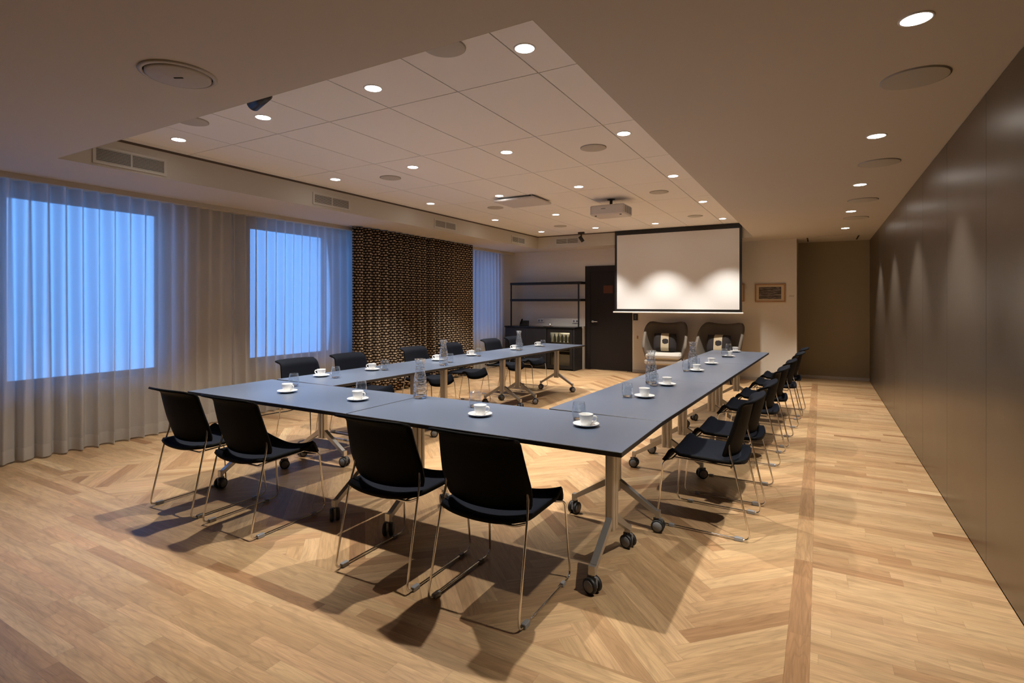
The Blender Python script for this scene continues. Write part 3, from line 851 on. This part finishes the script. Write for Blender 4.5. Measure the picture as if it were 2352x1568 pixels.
def arm(side):
    if side > 0: ang, ox, group = math.radians(2.05), -0.780 - 0.3675, gR
    else: ang, ox, group = math.radians(2.2), -3.457 - 0.3675, gL
    # axis direction along +y turned towards +x
    d = Vector((math.sin(ang), math.cos(ang), 0)); n_ = Vector((math.cos(ang), -math.sin(ang), 0))
    Lt = 1.664
    start = Vector((ox, 3.107 + 0.018, 0))
    ins = [(0.20, 0.275), (0.22, 0.20), (0.20, 0.28)]
    names = ['nearest', 'middle', 'farthest']
    arm_ = 'right' if side > 0 else 'left'
    for k in range(3):
        c = start + d * (Lt * (k + 0.5))
        make_table(Lt - 0.004, 'blue-grey conference table of the %s arm, %s' % (arm_, ['the one nearest the camera', 'the middle one', 'the farthest one'][k]), c, PI / 2 - ang, group, ins[k][0], ins[k][1],
                   [(0.1, 1.4, 0.6, 0.1), (1.2, 0.2, 2.8, 0.8), (0.4, 1.1, 0.9, 0.3)][k])
arm(1); arm(-1)

# ------------------------------------------------------------------ chairs
def make_chair():
    t = thing('conference_chair', '', 'chair', group='black stacking chairs around the tables')
    def seat(u, v):
        s_ = 2 * u - 1
        w = 0.234 * (1 - 0.09 * abs(2 * v - 1) ** 6) * (1 - 0.03 * (1 - v))
        x = s_ * w
        y = -0.228 + 0.500 * v - 0.022 * (s_ ** 4) * (1 if v > 0.5 else -1) * abs(2 * v - 1) ** 3
        z = 0.430 + 0.024 * abs(s_) ** 2.2 + 0.014 * v
        if v < 0.25: z += 0.010 * ((0.25 - v) / 0.25) ** 2
        if v > 0.72:
            q = (v - 0.72) / 0.28; z += (0.028 * math.sin(PI * min(1, q * 1.25)) * (0.35 + 0.65 * s_ * s_)) - 0.066 * q ** 3
        return (x, y, z)
    MB().grid(seat, 16, 18, 0.022, 0, 1).obj('seat', [M['fabric'], M['blackplastic']], t)
    def back(u, v):
        s_ = 2 * u - 1
        if v < 0.3: w = 0.229 + 0.008 * (v / 0.3)
        elif v < 0.85: w = 0.237 - 0.024 * ((v - 0.3) / 0.55)
        else: w = 0.213 + 0.012 * ((v - 0.85) / 0.15)
        w *= (1 - 0.05 * max(0, 1 - v / 0.08)) 
        z = 0.466 + 0.402 * v - 0.006 * abs(s_) ** 4 * (1 if v > 0.9 else 0) + 0.014 * (s_ ** 2) * max(0, 1 - v / 0.4)
        y = -0.168 - 0.088 * v ** 1.25 - 0.010 * math.sin(PI * v)
        if v > 0.80:
            q = (v - 0.80) / 0.20; y -= 0.062 * q ** 1.25; z -= 0.036 * q ** 1.2
        y += 0.056 * abs(s_) ** 2.2 * (1 - 0.45 * v)
        return (s_ * w, y, z)
    MB().grid(lambda u, v: back(1 - u, v), 16, 18, 0.014, 0, 1).obj('backrest', [M['fabric'], M['blackplastic']], t)
    for s_ in (-1, 1):
        X = 0.241 * s_
        b = MB()
        b.tube([(0.218 * s_, -0.150, 0.600), (0.224 * s_, -0.152, 0.520), (0.232 * s_, -0.180, 0.430), (X, -0.275, 0.0105), (X, 0.275, 0.0105), (0.226 * s_, 0.240, 0.396), (0.195 * s_, 0.195, 0.408)], 0.0056, 8, fillet=0.045)
        fr = b.obj('sled_leg', M['chrome'], t)
        MB().rbox(X - 0.012, X + 0.012, -0.232, -0.185, 0.0005, 0.022, 0.005).obj('linking_clip', M['clip'], fr)
        MB().rbox(X - 0.010, X + 0.010, 0.165, 0.200, 0.0005, 0.020, 0.005).obj('floor_glide', M['clip'], fr)
    b = MB()
    b.tube([(-0.228, -0.172, 0.430), (-0.15, -0.150, 0.394), (0.15, -0.150, 0.394), (0.228, -0.172, 0.430)], 0.006, 8, fillet=0.03)
    b.tube([(-0.195, 0.195, 0.408), (0.195, 0.195, 0.408)], 0.006, 8)
    b.tube([(-0.13, -0.150, 0.396), (-0.13, 0.195, 0.406)], 0.005, 8)
    b.tube([(0.13, -0.150, 0.396), (0.13, 0.195, 0.406)], 0.005, 8)
    b.obj('under_seat_frame', M['chrome'], t)
    return t
chair0 = make_chair()
CH = []
for x, l in ((-3.750, 'black chair at near left, leftmost of the four with backs to the camera'),
             (-3.138, 'black chair, second from the left of the four with backs to the camera'),
             (-1.956, 'black chair with back to the camera, third from the left in front row'),
             (-1.346, 'large black stacking chair in the foreground, rightmost of the front row')):
    CH.append((x, 2.268, 0.0, l))
RY = [3.67, 4.33, 5.37, 6.08, 7.05, 7.74]
RX = [-0.378, -0.348, -0.315, -0.280, -0.231, -0.203]
rl = ['the nearest', 'second from the camera', 'third from the camera', 'fourth from the camera', 'fifth from the camera, next to the last', 'the farthest']
for k in range(6): CH.append((RX[k] - 0.238, RY[k], math.radians(90 - 2), 'black chair along the right arm of tables, ' + rl[k]))
LY = [3.69, 4.35, 5.42, 6.18, 7.20, 7.88]
ll = ['the nearest to the camera', 'second from the camera', 'third from the camera', 'fourth from the camera', 'fifth from the camera', 'the farthest']
for k in range(6): CH.append((-4.625 + 0.26 + 0.035 * (LY[k] - 3.69), LY[k], math.radians(-90 - 2), 'black chair along the left arm of tables, ' + ll[k]))
for i, (x, y, rz, l) in enumerate(CH):
    if i == 0:
        chair0.location = (x, y, 0); chair0.rotation_euler = (0, 0, rz); chair0['label'] = l
    else:
        dup(chair0, l, (x, y, 0), rz)

# ------------------------------------------------------------------ crockery
Z0 = TT + 0.0006
def saucer_mesh():
    return MB().lathe([(0.0001, 0.004), (0.030, 0.004), (0.034, 0.0), (0.038, 0.0), (0.066, 0.011), (0.0725, 0.0145), (0.0725, 0.0170), (0.064, 0.0150), (0.042, 0.0065), (0.030, 0.0058), (0.0001, 0.0058)], 40)
def cup_obj():
    o = MB().lathe([(0.0001, 0.002), (0.020, 0.002), (0.022, 0.0), (0.027, 0.0), (0.030, 0.004), (0.0335, 0.022), (0.0385, 0.056), (0.0395, 0.060), (0.0385, 0.0605), (0.0365, 0.056), (0.031, 0.022), (0.026, 0.007), (0.0001, 0.006)], 36).obj('coffee_cup', M['porcelain'])
    MB().tube([(0.035, 0, 0.048), (0.052, 0, 0.052), (0.062, 0, 0.040), (0.054, 0, 0.022), (0.0325, 0, 0.014)], 0.0038, 8, fillet=0.012, flat=0.005).obj('handle', M['porcelain'], o)
    return o
cup0 = cup_obj(); sm = saucer_mesh().mesh('saucer', [M['porcelain']])
def handle_dir(i):
    if i < 4: return math.radians(8)
    if i < 10: return math.radians(205)
    return math.radians(120)
CUPS = [(-3.498, 2.713), (-2.788, 2.735), (-1.771, 2.725), (-1.119, 2.789),
        (-3.978, 3.45), (-3.897, 4.017), (-3.884, 5.065), (-3.862, 5.741), (-3.811, 6.77), (-3.795, 7.5),
        (-1.094, 3.84), (-1.091, 4.485), (-1.06, 5.551), (-1.042, 6.266), (-0.988, 7.216), (-1.01, 7.966)]
fr_ = ['at the far left of the front row', 'second from the left on the front row', 'third from the left on the front row', 'at the near right corner, largest in view']
ar_ = ['nearest the camera', 'second from the camera', 'third from the camera', 'fourth from the camera', 'fifth from the camera', 'farthest from the camera']
where = ['of the front tables, ' + s for s in fr_] + ['on the left arm of tables, ' + s for s in ar_] + ['on the right arm of tables, ' + s for s in ar_]
for i, (x, y) in enumerate(CUPS):
    s_ = bpy.data.objects.new('saucer', sm); S.collection.objects.link(s_); s_.location = (x, y, Z0)
    tag(s_, 'round white saucer ' + where[i], 'saucer', 'white saucers on the tables')
    if i == 0: c = cup0
    else:
        c = cup0.copy(); S.collection.objects.link(c)
        h = cup0.children[0].copy(); S.collection.objects.link(h); h.parent = c
    c.location = (x, y, Z0 + 0.0062); c.rotation_euler = (0, 0, handle_dir(i))
    tag(c, 'white coffee cup ' + where[i], 'cup', 'white coffee cups on the tables')
# stemless glasses
gm = MB().lathe([(0.0001, 0.0), (0.024, 0.0), (0.031, 0.005), (0.034, 0.0125), (0.0001, 0.0145)], 32, mi=1).lathe([(0.034, 0.0127), (0.038, 0.022), (0.041, 0.045), (0.038, 0.075), (0.0325, 0.104), (0.0315, 0.104), (0.0365, 0.075), (0.0392, 0.045), (0.0362, 0.024), (0.0325, 0.0150)], 32, caps=False).mesh('water_glass', [M['glass'], M['solid_glass']])
GL = [(-3.709, 2.94), (-2.955, 2.934), (-1.946, 2.933), (-1.213, 2.915),
      (-3.785, 3.445), (-3.794, 4.087), (-3.62, 4.954), (-3.748, 5.729), (-3.743, 6.817), (-3.699, 7.458),
      (-1.201, 3.784), (-1.175, 4.40), (-1.142, 5.479), (-1.12, 5.84), (-1.032, 7.15), (-1.105, 8.035)]
for i, (x, y) in enumerate(GL):
    o = bpy.data.objects.new('water_glass', gm); S.collection.objects.link(o); o.location = (x, y, Z0)
    tag(o, 'clear stemless water glass ' + where[i], 'glass', 'water glasses on the tables')
# carafes
cprof = [(0.046, 0.0205), (0.047, 0.05), (0.047, 0.10), (0.043, 0.15), (0.033, 0.195), (0.029, 0.225), (0.031, 0.25), (0.040, 0.278),
         (0.0385, 0.279), (0.0290, 0.25), (0.0270, 0.225), (0.0310, 0.195), (0.0405, 0.15), (0.0445, 0.10), (0.0440, 0.05), (0.043, 0.0215)]
cm_ = MB().lathe(cprof, 40, caps=False).lathe([(0.0001, 0.0), (0.040, 0.0), (0.045, 0.006), (0.046, 0.020), (0.0001, 0.022)], 40, mi=1).mesh('glass_carafe', [M['cutglass'], M['solid_glass']])
for (x, y), l in zip([(-2.471, 3.02), (-3.515, 4.69), (-3.692, 6.684), (-1.225, 4.50), (-1.125, 5.688)],
        ['standing alone at the seam of the two front tables', 'on the left arm of tables, nearer of the two there', 'on the left arm of tables, farther of the two there', 'on the right arm of tables, nearer of the two there', 'on the right arm of tables, farther of the two there']):
    o = bpy.data.objects.new('glass_carafe', cm_); S.collection.objects.link(o); o.location = (x, y, Z0)
    tag(o, 'tall cut-glass water carafe ' + l, 'carafe', 'glass carafes on the tables')

# ------------------------------------------------------------------ far wall furniture
# door
dr = struct(bpy.data.objects.new('door_1', None)); S.collection.objects.link(dr)
b = MB(); yd = YF - 0.03
b.box(-4.30, -4.19, yd, YF, 0, 2.16); b.box(-3.39, -3.295, yd, YF, 0, 2.16); b.box(-4.19, -3.39, yd, YF, 2.05, 2.16)
b.obj('door_frame', M['door'], dr)
MB().box(-4.19, -3.39, YF - 0.018, YF, 0.01, 2.05).obj('door_leaf', M['door'], dr)
b = MB(); b.lathe([(0.026, -0.002), (0.026, -0.010), (0.012, -0.012), (0.012, -0.05), (0.0001, -0.05)], 20, c=(-4.135, YF - 0.018, 1.0), axis='y'); b.tube([(-4.135, YF - 0.062, 1.0), (-4.02, YF - 0.062, 1.0)], 0.010, 10)
b.obj('door_handle', M['alu'], dr)
b = MB(); b.box(-3.90, -3.70, YF - 0.0205, YF - 0.0185, 1.59, 1.75)
o = b.obj('door_notice', M['orange']); tag(o, 'faint orange notice on the dark door beside the screen edge', 'notice')
b = MB(); b.box(-4.335, -4.310, YF - 0.10, YF - 0.001, 0, 0.9)
struct(b.obj('trim_1', M['skirt']))
# wall cabinet, worktop and fridge
cy0, cy1 = 10.20, YF - 0.002
t = thing('base_cabinet', 'charcoal base cabinet under the black worktop by the far left corner', 'cabinet', (0, 0, 0))
MB().box(-5.98, -4.98, cy0 + 0.02, cy1, 0.05, 0.86).obj('body', M['cabinet'], t)
for a, c in ((-5.977, -5.482), (-5.478, -4.983)): MB().box(a, c, cy0, cy0 + 0.018, 0.07, 0.858).obj('cabinet_door', M['cabinet'], t)
MB().box(-5.98, -4.98, cy0 + 0.06, cy1, 0, 0.05).obj('plinth', M['black'], t)
t = thing('end_panel', 'dark side panel closing the right end of the cabinet run', 'panel', (0, 0, 0))
MB().box(-4.375, -4.345, cy0, cy1, 0, 0.86).obj('board', M['cabinet'], t)
frg = t = thing('drinks_fridge', 'small black drinks fridge with a glass door beside the base cabinet', 'fridge', (0, 0, 0))
fx0, fx1 = -4.965, -4.385
b = MB(); fy = cy0 + 0.035
b.box(fx0, fx1, fy, cy1, 0.02, 0.05); b.box(fx0, fx1, fy, cy1, 0.80, 0.855); b.box(fx0, fx0 + 0.04, fy, cy1, 0.05, 0.80); b.box(fx1 - 0.04, fx1, fy, cy1, 0.05, 0.80); b.box(fx0, fx1, cy1 - 0.04, cy1, 0.05, 0.80)
b.obj('body', M['black'], t)
b = MB(); b.box(fx0 + 0.041, fx1 - 0.041, cy1 - 0.05, cy1 - 0.041, 0.052, 0.798); b.box(fx0 + 0.041, fx0 + 0.046, fy, cy1 - 0.05, 0.052, 0.798); b.box(fx1 - 0.046, fx1 - 0.041, fy, cy1 - 0.05, 0.052, 0.798); b.box(fx0 + 0.046, fx1 - 0.046, fy + 0.15, cy1 - 0.05, 0.052, 0.31)
b.obj('lining', M['fridge_in'], t)
for z in (0.38, 0.56): MB().box(fx0 + 0.046, fx1 - 0.046, fy + 0.03, cy1 - 0.05, z, z + 0.012).obj('fridge_shelf', M['fridge_in'], t)
b = MB(); y0, y1 = cy0, cy0 + 0.032
b.box(fx0, fx1, y0, y1, 0.03, 0.095); b.box(fx0, fx1, y0, y1, 0.775, 0.85); b.box(fx0, fx0 + 0.075, y0, y1, 0.095, 0.775); b.box(fx1 - 0.065, fx1, y0, y1, 0.095, 0.775)
fd = b.obj('fridge_door', M['black'], t)
MB().box(fx0 + 0.075, fx1 - 0.065, y0 + 0.012, y0 + 0.018, 0.095, 0.775).obj('door_glass', M['pane'], fd)
MB().tube([(fx1 - 0.18, y0 - 0.02, 0.745), (fx1 - 0.075, y0 - 0.02, 0.745)], 0.010, 8).obj('handle', M['alu'], fd)
bm_ = MB().lathe([(0.028, 0), (0.030, 0.01), (0.030, 0.10), (0.012, 0.14), (0.012, 0.165), (0.0001, 0.165)], 16).mesh('bottle', [M['bottle']])
for k in range(5):
    o = bpy.data.objects.new('bottle', bm_); S.collection.objects.link(o); o.location = (fx0 + 0.11 + 0.085 * k, fy + 0.12, 0.5725)
    tag(o, ['small bottle on the upper fridge shelf, at the left end', 'small bottle on the upper fridge shelf, second from the left', 'small bottle in the middle of the upper fridge shelf', 'small bottle on the upper fridge shelf, second from the right', 'small bottle on the upper fridge shelf, at the right end'][k], 'bottle', 'bottles in the drinks fridge')
b = MB(); b.box(-5.99, -4.335, cy0 - 0.01, cy1, 0.862, 0.892)
tag(b.obj('worktop', M['counter']), 'glossy black worktop over the cabinet and fridge', 'worktop')
MB().box(-4.85, -4.50, 10.62, 10.64, 0.770, 0.785).obj('fridge_lamp', mat('fridge_lamp', (1, 1, 1), emit=(1.0, 0.9, 0.7), estr=14.0), frg)
# shelf rack
t = thing('wall_rack', 'black open rack with two long shelves above the worktop', 'shelf rack', (0, 0, 0))
for z in (1.425, 1.785): MB().box(-5.98, -4.30, 10.42, 10.69, z, z + 0.05).obj('shelf', M['black'], t)
for x in (-5.965, -4.355): MB().box(x - 0.012, x + 0.012, 10.43, 10.454, 0.8925, 1.83).obj('post', M['black'], t)
# phone, outlets, unclear shiny pieces
t = thing('desk_phone', 'black desk phone on the left end of the worktop', 'phone', (-5.62, 10.42, 0.8926), 0.3)
b = MB(); vs = [(-0.09, -0.09, 0), (0.09, -0.09, 0), (0.09, 0.09, 0), (-0.09, 0.09, 0), (-0.09, -0.09, 0.03), (0.09, -0.09, 0.03), (0.09, 0.08, 0.11), (-0.09, 0.08, 0.11)]
b.add(vs, [(0, 3, 2, 1), (4, 5, 6, 7), (0, 1, 5, 4), (1, 2, 6, 5), (2, 3, 7, 6), (3, 0, 4, 7)]); b.obj('base', M['black'], t)
MB().tube([(-0.065, -0.085, 0.06), (-0.065, 0.075, 0.135)], 0.017, 10).obj('handset', M['blackplastic'], t)
t = thing('shiny_piece', 'small shiny tray-like piece of unclear kind near the front of the worktop above the fridge', 'tray', (-4.98, 10.30, 0.8925))  # tray and pot stand in for shiny pieces of unclear kind
MB().rbox(-0.10, 0.10, -0.06, 0.06, 0, 0.012, 0.02).obj('tray', M['chrome'], t)
b = MB(); b.lathe([(0.022, 0.013), (0.026, 0.06), (0.0001, 0.06)], 16, c=(0.04, 0, 0)); b.obj('small_pot', M['chrome'], t)
for x, l in ((-5.36, 'white double wall outlet above the worktop, left one'), (-4.53, 'white double wall outlet above the worktop, right one beside the rack post')):
    b = MB(); b.rbox(-0.075, 0.075, -0.006, 0.006, -0.04, 0.04, 0.004)
    o = b.obj('wall_outlet', M['white'], None, (x, YF - 0.0065, 1.0)); tag(o, l, 'outlet', 'outlets above the worktop')
    q = MB()
    for s_ in (-1, 1): q.lathe([(0.022, 0), (0.022, 0.0015), (0.0001, 0.0015)], 16, c=(s_ * 0.036, -0.0078, 0), axis='y')
    q.obj('socket', M['castergrey'], o)
b = MB(); b.rbox(-0.045, 0.045, -0.012, 0.012, -0.065, 0.065, 0.006)
o = b.obj('wall_controller', M['black'], None, (-3.225, YF - 0.0125, 1.105)); tag(o, 'black wall controller right of the dark door', 'controller')
q = MB()
for k in range(3): q.box(-0.018, 0.018, -0.0135, -0.012, 0.025 - k * 0.03, 0.037 - k * 0.03)
q.obj('button', M['castergrey'], o)
b = MB(); b.rbox(-0.014, 0.014, -0.004, 0.004, -0.03, 0.03, 0.003)
tag(b.obj('wall_switch', M['frame_wood'], None, (-3.186, YF - 0.0045, 0.70)), 'tiny brown switch low on the wall right of the door', 'switch')
# pictures
for k, (x0, x1, z0, z1, l) in enumerate(((-1.025, -0.532, 1.405, 1.732, 'small framed landscape print in pine frame, right of the screen'), (-1.70, -1.20, 1.415, 1.738, 'framed print mostly hidden behind the right edge of the screen'))):
    t = thing('framed_picture', l, 'picture', ((x0 + x1) / 2, YF, (z0 + z1) / 2), 0, 'framed prints on the far wall')
    hw, hh = (x1 - x0) / 2, (z1 - z0) / 2; f = 0.022
    b = MB(); b.box(-hw, hw, -0.025, -0.001, -hh, -hh + f); b.box(-hw, hw, -0.025, -0.001, hh - f, hh); b.box(-hw, -hw + f, -0.025, -0.001, -hh + f, hh - f); b.box(hw - f, hw, -0.025, -0.001, -hh + f, hh - f)
    b.obj('frame', M['frame_wood'], t)
    MB().box(-hw + f, hw - f, -0.012, -0.002, -hh + f, hh - f).obj('mount', M['mount'], t)
    MB().box(-hw + 0.065, hw - 0.065, -0.014, -0.0125, -hh + 0.055, hh - 0.055).obj('print', art_mat(k + 1), t)
tag(MB().box(-0.475, -0.395, YF - 0.003, YF - 0.0005, 1.50, 1.525).obj('wall_label', M['skirt']), 'tiny pale label on the wall right of the framed print', 'label')

# armchairs
def armchair(x, y, rz, label):
    t = thing('lounge_armchair', label, 'armchair', (x, y, 0), rz, 'armchairs below the screen')   # faces -y
    def sh(u, v):
        a = math.radians(-112 + 224 * u)           # 0 = back (+y)
        s_ = abs(a) / math.radians(112)
        top = 1.03 - 0.030 * (1 - min(1, (s_ / 0.33)) ** 2) - 0.46 * max(0, (s_ - 0.40) / 0.60) ** 1.2
        bot = 0.30 + 0.0 * s_
        z = bot + (top - bot) * v
        sc = 0.86 + 0.22 * v
        rx, ry = 0.37 * sc, 0.33 * sc
        # squarish plan
        ca, sa = math.cos(a), math.sin(a)
        q = (abs(ca) ** 3.2 + abs(sa) ** 3.2) ** (-1 / 3.2)
        return (rx * sa * q, ry * ca * q - 0.02 + 0.07 * v * max(0, ca), z)
    MB().grid(lambda u, v: sh(1 - u, v), 34, 12, 0.045).obj('shell', M['shell'], t)
    MB().rbox(-0.31, 0.31, -0.36, 0.23, 0.37, 0.47, 0.07, n=5).obj('seat_cushion', M['seatwool'], t)
    MB().rbox(-0.33, 0.33, -0.35, 0.26, 0.27, 0.365, 0.07, n=5).obj('seat_base', M['seatwool'], t)
    for sx in (-1, 1):
        for sy in (-1, 1):
            MB().tube([(sx * 0.2, sy * 0.17, 0.272), (sx * 0.27, sy * 0.25, 0)], 0.013, 10).obj('leg', M['black'], t)
for x, rz, l, cl in ((-2.505, 0.12, 'taupe high-backed lounge armchair, left one under the screen', 'left'), (-1.555, -0.12, 'taupe high-backed lounge armchair, right one under the screen', 'right')):
    armchair(x, 10.14, rz, l)
    def cu(u, v):
        a, b2 = 2 * u - 1, 2 * v - 1
        w = 0.21 * (1 - 0.06 * b2 * b2); h = 0.17 * (1 - 0.06 * a * a)
        return (a * w, 0, b2 * h)
    b = MB(); n = 10; vs = []; fs = []
    for sd in (1, -1):
        for i in range(n + 1):
            for j in range(n + 1):
                p = cu(i / n, j / n); th = 0.065 * ((1 - (2 * i / n - 1) ** 4) * (1 - (2 * j / n - 1) ** 4)) ** 0.5
                vs.append((p[0], -sd * th, p[2]))
    K = (n + 1) ** 2
    for i in range(n):
        for j in range(n):
            q = (i * (n + 1) + j, (i + 1) * (n + 1) + j, (i + 1) * (n + 1) + j + 1, i * (n + 1) + j + 1)
            fs.append(q); fs.append(tuple(K + k for k in reversed(q)))
    b.add(vs, fs, 0, True)
    o = b.obj('throw_cushion', M['cow'])
    o.location = (x - 0.02, 10.235, 0.655); o.rotation_euler = (-0.22, 0, rz)
    tag(o, 'dark hide cushion with a pale strip and black spot on the %s armchair' % cl, 'cushion', 'hide cushions on the armchairs')

# cable by the curtain
c = MB(); c.tube([(-6.0, 4.20, 0.006), (-5.98, 4.45, 0.006), (-5.93, 4.62, 0.006), (-5.99, 4.80, 0.006), (-6.0, 4.95, 0.012)], 0.006, 8, fillet=0.06)
tag(c.obj('power_cable', M['black']), 'short black cable on the floor at the foot of the sheer curtain', 'cable')
